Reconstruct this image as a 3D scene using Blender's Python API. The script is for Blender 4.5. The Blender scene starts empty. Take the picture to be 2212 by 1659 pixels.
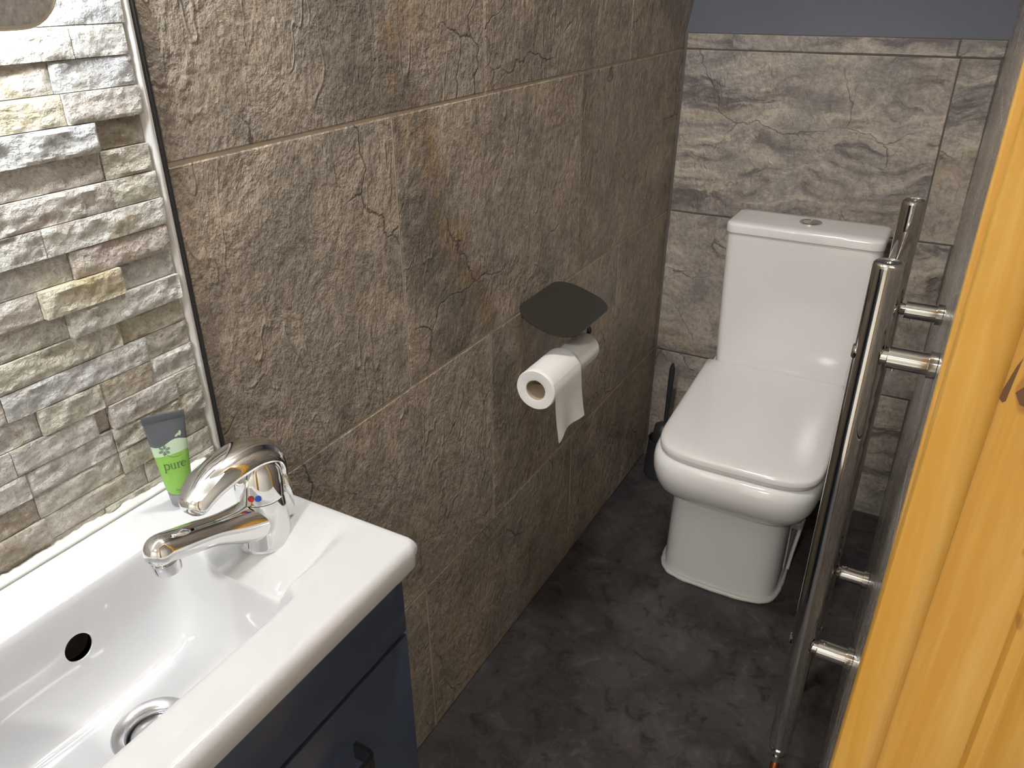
import bpy, bmesh, math, random
from mathutils import Vector, Matrix, noise
random.seed(7)
scene = bpy.context.scene
COL = scene.collection
PI = math.pi

# ------------------------------------------------------------------ camera
cam_data = bpy.data.cameras.new('camera')
cam = bpy.data.objects.new('camera', cam_data)
COL.objects.link(cam)
cam_data.sensor_width = 36.0
cam_data.lens = 1701.48 / 2212 * 36.0
cam_data.clip_start = 0.01
cam.location = (0.66242, -0.76281, 1.31177)
cam.rotation_euler = (1.09553, 0.00657, 0.50971)
scene.camera = cam

# ------------------------------------------------------------------ world, lights, exposure
world = bpy.data.worlds.new('world')
scene.world = world
world.use_nodes = True
world.node_tree.nodes['Background'].inputs[0].default_value = (0.9, 0.93, 1.0, 1)
world.node_tree.nodes['Background'].inputs[1].default_value = 0.05
scene.view_settings.view_transform = 'Standard'
scene.view_settings.look = 'None'
scene.view_settings.gamma = 1.0
scene.view_settings.use_curve_mapping = False
scene.view_settings.exposure = 0.82

CEIL = 2.3
WC_LAMP = (0.27, -0.02, CEIL)
HALL_LAMP = (0.45, -2.10, CEIL)
WC_STRENGTH = 100.0
HALL_STRENGTH = 165.0
LED_STRENGTH = 72.0

# ------------------------------------------------------------------ measured geometry (metres)
ROWS = [-0.0454, 0.3546, 0.7546, 1.1546, 1.5546, 1.9546, 2.3546]   # tile courses, shared by all tiled walls
TW = 0.5961                                                        # tile length
D0, TB, ZL3 = 1.2561, 0.0471, 0.3546
def back_y(z): return D0 + TB * (z - ZL3)
def right_x(z): return 0.6765 + 0.0152 * z
Y_FRONT = -1.02
Y_DOOR = -0.10
Y_TRIM = -0.2585

# ------------------------------------------------------------------ helpers
def tag(o, label=None, cat=None, group=None, kind=None):
    if label: o['label'] = label
    if cat: o['category'] = cat
    if group: o['group'] = group
    if kind: o['kind'] = kind
    return o

def empty(name, loc, rz=0.0, label=None, cat=None, group=None):
    o = bpy.data.objects.new(name, None)
    COL.objects.link(o)
    o.location = loc
    o.rotation_euler = (0, 0, rz)
    o.empty_display_size = 0.05
    return tag(o, label, cat, group)

def obj(name, bm, mat, parent=None, smooth=False, sharp=None, world=True):
    """bmesh -> mesh object; geometry is given in world metres unless the parent has a frame of its own (world=False)"""
    bmesh.ops.recalc_face_normals(bm, faces=bm.faces)
    me = bpy.data.meshes.new(name)
    bm.to_mesh(me)
    bm.free()
    if mat: me.materials.append(mat)
    if smooth:
        for f in me.polygons: f.use_smooth = True
        if sharp:
            try: me.set_sharp_from_angle(angle=math.radians(sharp))
            except Exception: pass
    o = bpy.data.objects.new(name, me)
    COL.objects.link(o)
    if parent:
        o.parent = parent
        if world:
            bpy.context.view_layer.update()
            o.matrix_parent_inverse = parent.matrix_world.inverted()
    return o

def mesh_in(bm, verts, faces):
    vs = [bm.verts.new(v) for v in verts]
    for f in faces:
        try: bm.faces.new([vs[i] for i in f])
        except ValueError: pass
    return vs

def box(bm, x0, x1, y0, y1, z0, z1, bevel=0.0, seg=2):
    r = bmesh.ops.create_cube(bm, size=1.0)
    vs = r['verts']
    for v in vs:
        v.co = Vector((x0 + (v.co.x + .5) * (x1 - x0), y0 + (v.co.y + .5) * (y1 - y0), z0 + (v.co.z + .5) * (z1 - z0)))
    if bevel > 0:
        es = list({e for v in vs for e in v.link_edges})
        bmesh.ops.bevel(bm, geom=es, offset=bevel, segments=seg, affect='EDGES', profile=0.5)
    return bm

def box_bm(*a, **k): return box(bmesh.new(), *a, **k)

def loft(bm, rings, cap0=True, cap1=True, closed=True):
    rv = [[bm.verts.new(p) for p in r] for r in rings]
    n = len(rings[0])
    for a, b in zip(rv, rv[1:]):
        for i in range(n if closed else n - 1):
            j = (i + 1) % n
            bm.faces.new((a[i], a[j], b[j], b[i]))
    if cap0: bm.faces.new(rv[0][::-1])
    if cap1: bm.faces.new(rv[-1])
    return bm

def frame_from(t):
    t = t.normalized()
    up = Vector((0, 0, 1)) if abs(t.z) < 0.9 else Vector((0, 1, 0))
    a = t.cross(up).normalized()
    return a, t.cross(a).normalized()

def tube(bm, path, radius, seg=20, caps=True):
    path = [Vector(p) for p in path]
    rings = []
    a = None
    for i, p in enumerate(path):
        t = (path[min(i + 1, len(path) - 1)] - path[max(i - 1, 0)]).normalized()
        if a is None: a, b = frame_from(t)
        else:
            a = (a - t * a.dot(t)).normalized()
            b = t.cross(a).normalized()
        r = radius[i] if isinstance(radius, (list, tuple)) else radius
        rings.append([p + (a * math.cos(2 * PI * k / seg) + b * math.sin(2 * PI * k / seg)) * r for k in range(seg)])
    return loft(bm, rings, caps, caps)

def tube_bm(*a, **k): return tube(bmesh.new(), *a, **k)

def lathe(bm, prof, origin=(0, 0, 0), axis=(0, 0, 1), seg=32, cap0=True, cap1=True):
    """prof: list of (radius, height along axis)"""
    ax = Vector(axis).normalized()
    a, b = frame_from(ax)
    o = Vector(origin)
    rings = [[o + ax * h + (a * math.cos(2 * PI * k / seg) + b * math.sin(2 * PI * k / seg)) * max(r, 1e-5) for k in range(seg)] for r, h in prof]
    return loft(bm, rings, cap0, cap1)

def lathe_bm(*a, **k): return lathe(bmesh.new(), *a, **k)

def spline(pts, n):
    """Catmull-Rom through pts, n samples per span"""
    P = [Vector(p) for p in pts]
    P = [2 * P[0] - P[1]] + P + [2 * P[-1] - P[-2]]
    out = []
    for i in range(1, len(P) - 2):
        p0, p1, p2, p3 = P[i - 1:i + 3]
        for k in range(n):
            t = k / n
            out.append(0.5 * ((2 * p1) + (p2 - p0) * t + (2 * p0 - 5 * p1 + 4 * p2 - p3) * t * t + (3 * p1 - p0 - 3 * p2 + p3) * t ** 3))
    out.append(P[-2])
    return out

def smooth01(t):
    t = max(0.0, min(1.0, t))
    return t * t * (3 - 2 * t)

# ------------------------------------------------------------------ materials
class NT:
    """tiny node-graph builder"""
    def __init__(self, name):
        self.mat = bpy.data.materials.new(name)
        self.mat.use_nodes = True
        self.t = self.mat.node_tree
        self.bsdf = self.t.nodes['Principled BSDF']
    def node(self, kind, **props):
        n = self.t.nodes.new(kind)
        for k, v in props.items(): setattr(n, k, v)
        return n
    def put(self, sock, val):
        if isinstance(val, bpy.types.NodeSocket): self.t.links.new(val, sock)
        elif val is not None:
            if hasattr(sock, 'default_value') and isinstance(val, (tuple, list)) and len(val) == 3 and len(sock.default_value) == 4: val = (*val, 1)
            sock.default_value = val
    def math(self, op, a, b=None, c=None, clamp=False):
        n = self.node('ShaderNodeMath', operation=op, use_clamp=clamp)
        for i, v in enumerate((a, b, c)): self.put(n.inputs[i], v) if v is not None else None
        return n.outputs[0]
    def vmath(self, op, a, b=None):
        n = self.node('ShaderNodeVectorMath', operation=op)
        self.put(n.inputs[0], a)
        if b is not None: self.put(n.inputs[1], b)
        return n.outputs[0]
    def mix(self, f, a, b, blend='MIX'):
        n = self.node('ShaderNodeMix', data_type='RGBA', blend_type=blend)
        self.put(n.inputs[0], f); self.put(n.inputs[6], a); self.put(n.inputs[7], b)
        return n.outputs[2]
    def noise(self, vec, scale, detail=4, rough=.55, dist=0.0, kind='FBM'):
        n = self.node('ShaderNodeTexNoise', noise_type=kind)
        self.put(n.inputs['Vector'], vec)
        for k, v in (('Scale', scale), ('Detail', detail), ('Roughness', rough), ('Distortion', dist)): n.inputs[k].default_value = v
        return n.outputs[0]
    def voronoi(self, vec, scale, feature='F1'):
        n = self.node('ShaderNodeTexVoronoi', feature=feature)
        self.put(n.inputs['Vector'], vec); n.inputs['Scale'].default_value = scale
        return n.outputs['Distance']
    def ramp(self, fac, stops):
        n = self.node('ShaderNodeValToRGB')
        e = n.color_ramp.elements
        while len(e) < len(stops): e.new(0.5)
        for el, (p, c) in zip(e, stops):
            el.position = p
            el.color = (c, c, c, 1) if isinstance(c, (int, float)) else (*c, 1)
        self.put(n.inputs[0], fac)
        return n.outputs[0]
    def scale(self, vec, s):
        n = self.node('ShaderNodeMapping')
        self.put(n.inputs[0], vec); n.inputs['Scale'].default_value = s
        return n.outputs[0]
    def coord(self, which='Object'): return self.node('ShaderNodeTexCoord').outputs[which]
    def objinfo(self, which): return self.node('ShaderNodeObjectInfo').outputs[which]
    def attr(self, name): 
        n = self.node('ShaderNodeAttribute', attribute_type='OBJECT', attribute_name=name)
        return n.outputs['Fac']
    def sep(self, vec):
        n = self.node('ShaderNodeSeparateXYZ'); self.put(n.inputs[0], vec); return n.outputs
    def bump(self, h, strength=.5, dist=.002, normal=None):
        n = self.node('ShaderNodeBump')
        self.put(n.inputs['Height'], h); n.inputs['Strength'].default_value = strength; n.inputs['Distance'].default_value = dist
        if normal is not None: self.put(n.inputs['Normal'], normal)
        return n.outputs[0]
    def done(self, color, rough=.5, metal=0.0, normal=None, spec=.5, coat=0.0, coat_rough=.05):
        b = self.bsdf.inputs
        self.put(b['Base Color'], color); self.put(b['Roughness'], rough); self.put(b['Metallic'], metal)
        self.put(b['Specular IOR Level'], spec)
        if coat: b['Coat Weight'].default_value = coat; b['Coat Roughness'].default_value = coat_rough
        if normal is not None: self.put(b['Normal'], normal)
        return self.mat

def plain(name, color, rough=.5, metal=0.0, wobble=0.04, nscale=30.0, **k):
    n = NT(name)
    f = n.noise(n.coord(), nscale, 3)
    c = n.mix(n.math('MULTIPLY', f, wobble * 2), color, tuple(max(0, x * .75) for x in color))
    r = n.math('ADD', n.math('MULTIPLY', f, rough * .25), rough * .87)
    return n.done(c, r, metal, **k)

def make_slate(name, tan, grey, dark, bump, rough0=.40, strata=0.0):
    """riven slate-effect porcelain tile; every tile shifts the pattern, some carry a rust vein or a dark bed (object properties)"""
    n = NT(name)
    rnd = n.objinfo('Random')
    off = n.node('ShaderNodeCombineXYZ')
    n.put(off.inputs[0], n.math('MULTIPLY', rnd, 37.0)); n.put(off.inputs[1], n.math('MULTIPLY', rnd, 91.0)); n.put(off.inputs[2], n.math('MULTIPLY', rnd, 13.0))
    loc = n.coord()
    p = n.vmath('ADD', loc, off.outputs[0])
    warp = n.node('ShaderNodeTexNoise'); n.put(warp.inputs['Vector'], p); warp.inputs['Scale'].default_value = 7; warp.inputs['Detail'].default_value = 5
    big = n.noise(p, 4.0, 4, .62, .8)
    mid = n.noise(n.scale(p, (1.0, .7, 1)), 16, 5, .7, .6)
    fine = n.noise(n.scale(p, (1.0, .75, 1)), 105, 4, .68)
    c = n.mix(n.ramp(big, [(.38, 0), (.58, 1)]), tan, grey)
    c = n.mix(n.math('MULTIPLY', n.ramp(n.noise(p, 3.0, 5, .68, 1.0), [(.52, 0), (.66, 1)]), .55), c, dark)
    c = n.mix(n.math('MULTIPLY', n.ramp(mid, [(.52, 0), (.70, 1)]), .55), c, dark)
    c = n.mix(n.math('MULTIPLY', n.ramp(mid, [(.30, 1), (.47, 0)]), .5), c, tuple(x * 1.35 for x in tan))
    c = n.mix(n.math('MULTIPLY', n.ramp(fine, [(.38, 1), (.52, 0)]), .32), c, tuple(x * .45 for x in tan))
    c = n.mix(n.math('MULTIPLY', n.ramp(fine, [(.56, 0), (.70, 1)]), .25), c, tuple(min(1, x * 1.7) for x in tan))
    if strata:
        q = n.vmath('ADD', n.scale(p, (.34, 1.25, 1)), n.scale(warp.outputs[1], (.05, .11, .05)))
        bands = n.noise(q, 13, 6, .72, .9)
        area = n.ramp(n.noise(p, 3.4, 4, .6), [(.40, .15), (.56, 1)])
        c = n.mix(n.math('MULTIPLY', n.math('MULTIPLY', n.ramp(bands, [(.50, 0), (.60, 1)]), area), strata), c, (.105, .092, .095))
        c = n.mix(n.math('MULTIPLY', n.math('MULTIPLY', n.ramp(bands, [(.38, 1), (.46, 0)]), area), strata), c, (.52, .46, .37))
        c = n.mix(n.math('MULTIPLY', n.math('MULTIPLY', n.ramp(n.noise(q, 6, 4, .7), [(.58, 0), (.66, 1)]), area), strata * .7), c, (.33, .26, .165))
    # dark bed and rust vein, placed per tile:  v = x + slope*y - offset
    s = n.sep(loc)
    wig = n.math('MULTIPLY', n.math('SUBTRACT', n.noise(p, 8, 5, .7), .5), .20)
    v = n.math('ADD', n.math('ADD', s[0], n.math('MULTIPLY', s[1], n.attr('vein_slope'))), wig)
    v = n.math('SUBTRACT', v, n.attr('vein_pos'))
    rust = n.math('MULTIPLY', n.ramp(n.math('ABSOLUTE', v), [(.006, 1), (.045, 0)]), n.attr('vein'))
    rust = n.math('MULTIPLY', rust, n.math('MULTIPLY', n.ramp(n.noise(p, 24, 4, .7), [(.42, .02), (.54, 1)]), n.ramp(fine, [(.40, .35), (.55, 1)])))
    bed = n.math('MULTIPLY', n.ramp(n.math('ADD', v, .5), [(.30, 0), (.40, 1), (.5, 1), (.54, 0)]), n.attr('vein'))
    bed = n.math('MULTIPLY', bed, n.ramp(n.noise(p, 9, 4, .7), [(.36, .1), (.52, 1)]))
    c = n.mix(n.math('MULTIPLY', bed, .78), c, tuple(x * .8 for x in dark))
    c = n.mix(n.math('MULTIPLY', rust, .6), c, (.33, .205, .095))
    c = n.mix(n.math('MULTIPLY', n.ramp(fine, [(.38, 1), (.48, 0)]), .3), c, tuple(x * .42 for x in tan))
    # a few hairline cracks
    cr = n.voronoi(n.vmath('ADD', p, n.scale(warp.outputs[1], (.16, .16, .16))), 3.1, 'DISTANCE_TO_EDGE')
    keep = n.ramp(n.noise(p, 4.1, 2), [(.50, 0), (.57, 1)])
    crack = n.math('MULTIPLY', n.ramp(cr, [(.001, 1), (.007, 0)]), keep)
    c = n.mix(n.math('MULTIPLY', crack, .65), c, (.035, .03, .026))
    # relief: creases drawn out along the tile's height, plus grain and cracks
    q = n.vmath('ADD', n.scale(p, (1, .36, 1)), n.scale(warp.outputs[1], (.025, .025, .025)))
    cn = n.math('ABSOLUTE', n.math('SUBTRACT', n.noise(q, 21, 2, .5), .5))
    crease = n.math('MULTIPLY', n.ramp(cn, [(0, 1), (.022, 0)]), n.ramp(n.noise(p, 9, 3), [(.50, 0), (.62, 1)]))
    grain = fine
    lump = n.noise(n.scale(p, (1, .6, 1)), 38, 3, .6)
    h = n.math('ADD', n.math('MULTIPLY', mid, 1.5), n.math('MULTIPLY', crease, .42))
    h = n.math('ADD', h, n.math('ADD', n.math('MULTIPLY', grain, .75), n.math('MULTIPLY', lump, .9)))
    h = n.math('SUBTRACT', h, n.math('MULTIPLY', crack, .35))
    rough = n.math('ADD', n.math('MULTIPLY', fine, .22), rough0)
    return n.done(c, rough, 0, n.bump(h, bump, .006), spec=.5)

def make_stone():
    """split-face quartzite; the object colour carries each stone's own tint"""
    n = NT('split_face_quartzite')
    rnd = n.objinfo('Random')
    off = n.node('ShaderNodeCombineXYZ')
    n.put(off.inputs[0], n.math('MULTIPLY', rnd, 57.0)); n.put(off.inputs[1], n.math('MULTIPLY', rnd, 23.0)); n.put(off.inputs[2], rnd)
    p = n.vmath('ADD', n.coord(), off.outputs[0])
    big = n.noise(n.scale(p, (.5, 1, 1)), 40, 5, .68, .3)
    fine = n.noise(p, 260, 5, .72)
    rid = n.voronoi(n.scale(p, (.7, 1, 1)), 150)
    lump = n.noise(n.scale(p, (.7, 1, 1)), 110, 4, .6)
    tint = n.objinfo('Color')
    c = n.mix(n.ramp(big, [(.36, 0), (.62, 1)]), tint, n.mix(.6, tint, (.74, .72, .66)))
    c = n.mix(n.math('MULTIPLY', n.ramp(n.noise(p, 24, 6, .68), [(.54, 0), (.66, 1)]), n.attr('ochre')), c, (.33, .235, .105))
    c = n.mix(n.math('MULTIPLY', n.ramp(fine, [(.38, 1), (.52, 0)]), .42), c, n.mix(.6, tint, (.10, .09, .07)))
    c = n.mix(n.math('MULTIPLY', n.ramp(fine, [(.58, 0), (.68, 1)]), .5), c, (.82, .80, .76))
    h = n.math('ADD', n.math('ADD', n.math('MULTIPLY', rid, .5), n.math('MULTIPLY', lump, .9)), n.math('ADD', n.math('MULTIPLY', fine, .6), n.math('MULTIPLY', big, .9)))
    return n.done(c, n.math('ADD', n.math('MULTIPLY', fine, .4), .12), 0, n.bump(h, 1.0, .0045), spec=.6)

def make_floor():
    n = NT('dark_slate_vinyl')
    p = n.coord()
    a = n.noise(p, 5.5, 6, .62, .8)
    b = n.noise(p, 21, 6, .66, 1.0)
    c = n.mix(n.ramp(a, [(.36, 0), (.62, 1)]), (.032, .029, .030), (.070, .062, .061))
    c = n.mix(n.math('MULTIPLY', n.ramp(b, [(.53, 0), (.68, 1)]), .8), c, (.011, .0105, .011))
    c = n.mix(n.math('MULTIPLY', n.ramp(b, [(.30, 1), (.44, 0)]), .55), c, (.115, .102, .098))
    c = n.mix(n.math('MULTIPLY', n.ramp(n.noise(p, 3.1, 4), [(.56, 0), (.7, 1)]), .35), c, (.045, .028, .026))
    return n.done(c, n.math('ADD', n.math('MULTIPLY', b, .2), .42), 0, n.bump(b, .25, .001), spec=.32)

def make_pine(name, k=1.0):
    n = NT(name)
    p = n.coord()
    q = n.scale(p, (16, 16, .9))
    g = n.noise(q, 2.2, 5, .6, 1.4)
    line = n.noise(n.scale(p, (85, 85, 1.6)), 1.0, 3, .6, .6)
    c = n.mix(n.ramp(g, [(.34, 0), (.66, 1)]), (.68 * k, .42 * k, .105 * k), (.60 * k, .315 * k, .048 * k))
    c = n.mix(n.math('MULTIPLY', n.ramp(line, [(.42, 1), (.6, 0)]), .25), c, (.52 * k, .245 * k, .028 * k))
    c = n.mix(n.math('MULTIPLY', n.ramp(n.noise(n.scale(p, (1, 1, .5)), 26, 2), [(.69, 0), (.73, 1)]), .6), c, (.30, .12, .025))
    return n.done(c, .34, 0, n.bump(g, .06, .001), spec=.45, coat=.25, coat_rough=.2)

def make_tube_print():
    """shampoo tube: grey shoulder with a wavy edge, clear band, green gel (its own print, in the tube's own height)"""
    n = NT('printed_gel_tube')
    s = n.sep(n.coord())
    wave = n.math('MULTIPLY', n.math('SINE', n.math('ADD', n.math('MULTIPLY', s[0], 190.0), .4)), .0026)
    z1 = n.math('SUBTRACT', n.math('ADD', s[2], n.math('MULTIPLY', s[0], -.04)), wave)
    grey = n.math('GREATER_THAN', z1, .0705)
    gel = n.math('LESS_THAN', n.math('ADD', s[2], n.math('MULTIPLY', n.math('SINE', n.math('MULTIPLY', s[0], 90.0)), -.0012)), .0585)
    c = n.mix(gel, (.44, .56, .40), (.215, .42, .075))
    c = n.mix(grey, c, (.085, .092, .105))
    b = n.bsdf.inputs
    b['Subsurface Weight'].default_value = .15
    b['Subsurface Radius'].default_value = (.004, .006, .002)
    return n.done(c, .33, 0, spec=.5)

def emission(name, color, strength):
    n = NT(name)
    n.bsdf.inputs['Emission Color'].default_value = (*color, 1)
    n.bsdf.inputs['Emission Strength'].default_value = strength
    return n.done((.9, .9, .9), .5)

def chrome(name, color=(.80, .80, .79), rough=.06, smudge=.05):
    n = NT(name)
    f = n.noise(n.coord(), 40, 4)
    r = n.math('ADD', n.math('MULTIPLY', f, smudge), rough * .6)
    return n.done(color, r, 1.0)

def brushed(name):
    n = NT(name)
    s = n.noise(n.scale(n.coord(), (1, 1, .06)), 900, 3, .6)
    return n.done((.72, .72, .71), .24, 1.0, n.bump(s, .25, .0006))

M = dict(
    slate=make_slate('slate_effect_tile', (.395, .318, .243), (.310, .268, .220), (.140, .120, .101), .8, .36),
    slate_back=make_slate('slate_effect_tile_back', (.400, .340, .285), (.300, .275, .250), (.150, .135, .128), .5, .38, .9),
    slate_right=make_slate('slate_effect_tile_right', (.400, .340, .285), (.300, .275, .250), (.150, .135, .128), .15, .14),
    grout=plain('beige_grout', (.55, .46, .36), .9, wobble=.2),
    grout_dark=plain('grey_grout', (.11, .10, .09), .9, wobble=.2),
    stone=make_stone(),
    stone_bed=plain('stone_adhesive', (.10, .09, .075), .95, wobble=.3),
    black_trim=plain('black_slate_trim', (.020, .020, .021), .55, wobble=.5, nscale=60),
    white_edge=plain('white_edge_grout', (.66, .65, .62), .7, wobble=.25, nscale=80),
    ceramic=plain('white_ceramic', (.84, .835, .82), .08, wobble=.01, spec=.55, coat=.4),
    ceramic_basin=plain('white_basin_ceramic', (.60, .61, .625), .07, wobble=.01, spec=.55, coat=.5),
    seat=plain('white_seat_plastic', (.83, .81, .795), .14, wobble=.02, spec=.5),
    sealant=plain('white_sealant', (.66, .65, .61), .45, wobble=.15, nscale=90),
    floor=make_floor(),
    paint=plain('blue_grey_paint', (.115, .123, .155), .32, wobble=.12, nscale=6, normal=None),
    cream=plain('cream_paint', (.66, .64, .60), .8),
    white_paint=plain('white_paint', (.72, .71, .68), .8),
    chrome=chrome('polished_chrome'),
    chrome_rad=chrome('radiator_chrome', (.66, .655, .63), .05, .06),
    brushed=brushed('scratched_chrome'),
    steel=chrome('satin_steel', (.62, .62, .64), .28, .1),
    mirror=chrome('mirror_silver', (.86, .87, .87), .0, .0),
    mirror_edge=plain('mirror_edge', (.62, .56, .46), .4),
    cabinet=plain('midnight_blue_gloss', (.046, .061, .098), .22, wobble=.03, spec=.35),
    gap=plain('cabinet_shadow_gap', (.012, .013, .018), .6),
    gunmetal=plain('black_nickel', (.030, .027, .022), .26, 0.0, wobble=.1, spec=.6),
    gloss_dark=chrome('dark_chrome_handle', (.22, .22, .22), .12, .1),
    paper=plain('toilet_paper', (.80, .79, .765), .95, wobble=.06, nscale=120),
    card=plain('cardboard_core', (.42, .34, .23), .95, wobble=.15),
    grey_plastic=plain('dark_grey_plastic', (.030, .031, .034), .42),
    bristle=plain('brush_bristles', (.10, .10, .10), .8),
    copper=plain('copper_pipe', (.28, .085, .03), .35, .85, wobble=.3),
    pine=make_pine('varnished_pine'),
    knot=plain('pine_knot', (.16, .075, .03), .5, wobble=.3),
    tube=make_tube_print(),
    tube_dark=plain('grey_tube_end', (.062, .067, .078), .4),
    tube_cap=plain('grey_flip_cap', (.225, .23, .245), .35),
    print_dark=plain('dark_green_print', (.052, .115, .032), .5),
    print_grey=plain('grey_print', (.10, .155, .11), .5),
    print_pale=plain('pale_print', (.42, .48, .38), .5),
    red=plain('red_marker', (.55, .03, .03), .3),
    blue=plain('blue_marker', (.02, .07, .45), .3),
    hole=plain('overflow_inside', (.035, .024, .016), .7),
    led=emission('led_strip', (.86, .93, 1.0), LED_STRENGTH),
    lamp=emission('ceiling_lamp_glass', (1.0, .975, .95), WC_STRENGTH),
    hall_lamp=emission('hall_lamp_glass', (1.0, .965, .925), HALL_STRENGTH),
)

# ================================================================== THE SETTING
def quad_bm(pts):
    bm = bmesh.new(); bm.faces.new([bm.verts.new(p) for p in pts]); return bm

def structure(name, bm, mat, label, **k):
    return tag(obj(name, bm, mat, **k), label, kind='structure')

floor = structure('floor', box_bm(-.05, .82, Y_FRONT - .05, back_y(0) + .02, -.06, 0), M['floor'], 'dark mottled slate-effect vinyl floor of the toilet room')
structure('floor_hall', loft(bmesh.new(), [[(-.6, -3.0, z), (1.7, -3.0, z), (1.7, 1.2, z), (.82, 1.2, z), (.82, Y_FRONT - .05, z), (-.6, Y_FRONT - .05, z)] for z in (-.06, 0)]), M['cream'], 'plain hall floor beyond the toilet room')
wall_left = structure('wall_left', box_bm(-.10, -.0018, Y_FRONT - .05, 2.1, -.03, CEIL + .02), M['grout'], 'long side wall with brown slate-effect tiles and pale split-face stone')
wall_back = structure('wall_back', loft(bmesh.new(), [
    [(-.0, back_y(z) + .0018, z), (.82, back_y(z) + .0018, z), (.82, back_y(z) + .12, z), (-.0, back_y(z) + .12, z)] for z in (-.03, 1.192)]), M['grout_dark'], 'end wall behind the toilet covered in grey-brown slate-effect tiles')
# painted panel leaning back above the tiles
structure('wall_upper', loft(bmesh.new(), [
    [(-.0, y, z), (.82, y, z), (.82, y + .1, z), (-.0, y + .1, z)] for y, z in ((back_y(1.19) + .004, 1.19), (1.344, 1.262), (1.344 + .6 * (CEIL + .02 - 1.262), CEIL + .02))], ), M['paint'], 'blue-grey painted panel above the tiles behind the toilet')
wall_right = structure('wall_right', loft(bmesh.new(), [
    [(right_x(z) + .0018, Y_DOOR, z), (right_x(z) + .0018, 2.1, z), (right_x(z) + .09, 2.1, z), (right_x(z) + .09, Y_DOOR, z)] for z in (-.03, CEIL + .02)]), M['grout_dark'], 'narrow grey tiled side wall behind the towel radiator')
structure('wall_front', box_bm(-.6, -.05, Y_FRONT - .12, Y_FRONT - .05, -.03, CEIL + .02), M['white_paint'], 'white wall beside the open near end of the toilet room')
structure('wall_lintel', box_bm(.695, .81, Y_FRONT, Y_DOOR, 2.02, CEIL + .02), M['white_paint'], 'white wall above the pine doorway')
structure('ceiling', box_bm(-.7, 1.8, -3.1, 2.1, CEIL, CEIL + .08), M['white_paint'], 'white ceiling over the toilet room and hall')
structure('wall_hall', box_bm(1.7, 1.8, -3.0, 1.2, -.03, CEIL), M['cream'], 'cream hall wall on the right')
structure('wall_hall_left', box_bm(-.7, -.6, -3.0, Y_FRONT - .05, -.03, CEIL), M['cream'], 'cream hall wall on the left')
structure('wall_hall_end', box_bm(.82, 1.7, 1.1, 1.2, -.03, CEIL), M['cream'], 'cream hall wall at the far end')
structure('wall_hall_near', box_bm(-.7, 1.8, -3.1, -3.0, -.03, CEIL), M['cream'], 'cream hall wall at the near end')

# ---- tiles: local X along the wall, Y up, Z out of the wall
def tile_bm(w, h, t, relief, seed):
    bm = bmesh.new()
    nx, ny = max(3, int(w / .022)), max(3, int(h / .022))
    e = .0016
    xs = sorted({0, e, w - e, w} | {e + (w - 2 * e) * i / nx for i in range(nx + 1)})
    ys = sorted({0, e, h - e, h} | {e + (h - 2 * e) * i / ny for i in range(ny + 1)})
    g = []
    for y in ys:
        row = []
        for x in xs:
            d = min(x, w - x, y, h - y)
            z = t
            k = smooth01((d - e) / .012)
            z += k * relief * (noise.noise(Vector((x * 9 + seed, y * 5, seed * 1.7))) * .6 + noise.noise(Vector((x * 26 + seed, y * 17, seed))) * .4)
            if d < e * .5: z = t - .0009
            wob = .0008 * noise.noise(Vector((x * 14, y * 14, seed)))
            row.append(bm.verts.new((x + (wob if 0 < y < h else 0) * (x in (0, w)), y + wob * (y in (0, h)), z)))
        g.append(row)
    for j in range(len(ys) - 1):
        for i in range(len(xs) - 1):
            bm.faces.new((g[j][i], g[j][i + 1], g[j + 1][i + 1], g[j + 1][i]))
    rim = g[0] + [r[-1] for r in g[1:]] + g[-1][-2::-1] + [r[0] for r in g[-2:0:-1]]
    low = [bm.verts.new((v.co.x, v.co.y, -.001)) for v in rim]
    for i in range(len(rim)):
        j = (i + 1) % len(rim)
        bm.faces.new((rim[j], rim[i], low[i], low[j]))
    return bm

SEED = [0]
def tile(parent, origin, ax, up, w, h, mat, relief=.002, t=.0018, vein=None):
    SEED[0] += 1
    o = obj('tile', tile_bm(w, h, t, relief, SEED[0] * 3.17), mat, None, smooth=True, sharp=14)
    X, Y = Vector(ax).normalized(), Vector(up).normalized()
    Z = X.cross(Y)
    m = Matrix((X, Y, Z)).transposed().to_4x4()
    m.translation = Vector(origin)
    o.parent = parent
    o.matrix_world = m
    o['vein'], o['vein_pos'], o['vein_slope'] = vein or (0.0, 0.0, 0.0)
    return o

G = .004                        # joint width
def cuts(lo, hi, joint):
    """tile edges between lo and hi when one joint is at `joint`"""
    k = math.ceil((lo + .03 - joint) / TW)
    xs = [lo]
    x = joint + k * TW
    while x < hi - .03:
        xs.append(x); x += TW
    return xs + [hi]

joints_left = [.0997, .3361, .0984, .3377, .0984, .3377]
veins = {(3, 2): None}
for r in range(6):
    z0, z1 = max(ROWS[r], .001), min(ROWS[r + 1], CEIL)
    yb = back_y((z0 + z1) / 2) + .012
    xs = cuts(Y_TRIM + .001, yb if z0 < 1.1 else back_y(1.19) + .1, joints_left[r])
    if r >= 3: xs[-1] = 2.0
    for i, (a, b) in enumerate(zip(xs, xs[1:])):
        v = None
        if r == 2 and i == 1: v = (1.0, .225, .46)
        if r == 3 and i == 0: v = (.95, .395, .22)
        if r == 1 and i == 1: v = (.7, .15, .10)
        if r == 2 and i == 2: v = (.35, .04, .0)
        tile(wall_left, (-.0018, a + G / 2, z0 + G / 2), (0, 1, 0), (0, 0, 1), b - a - G, z1 - z0 - G, M['slate'], .0028, vein=v)
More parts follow.
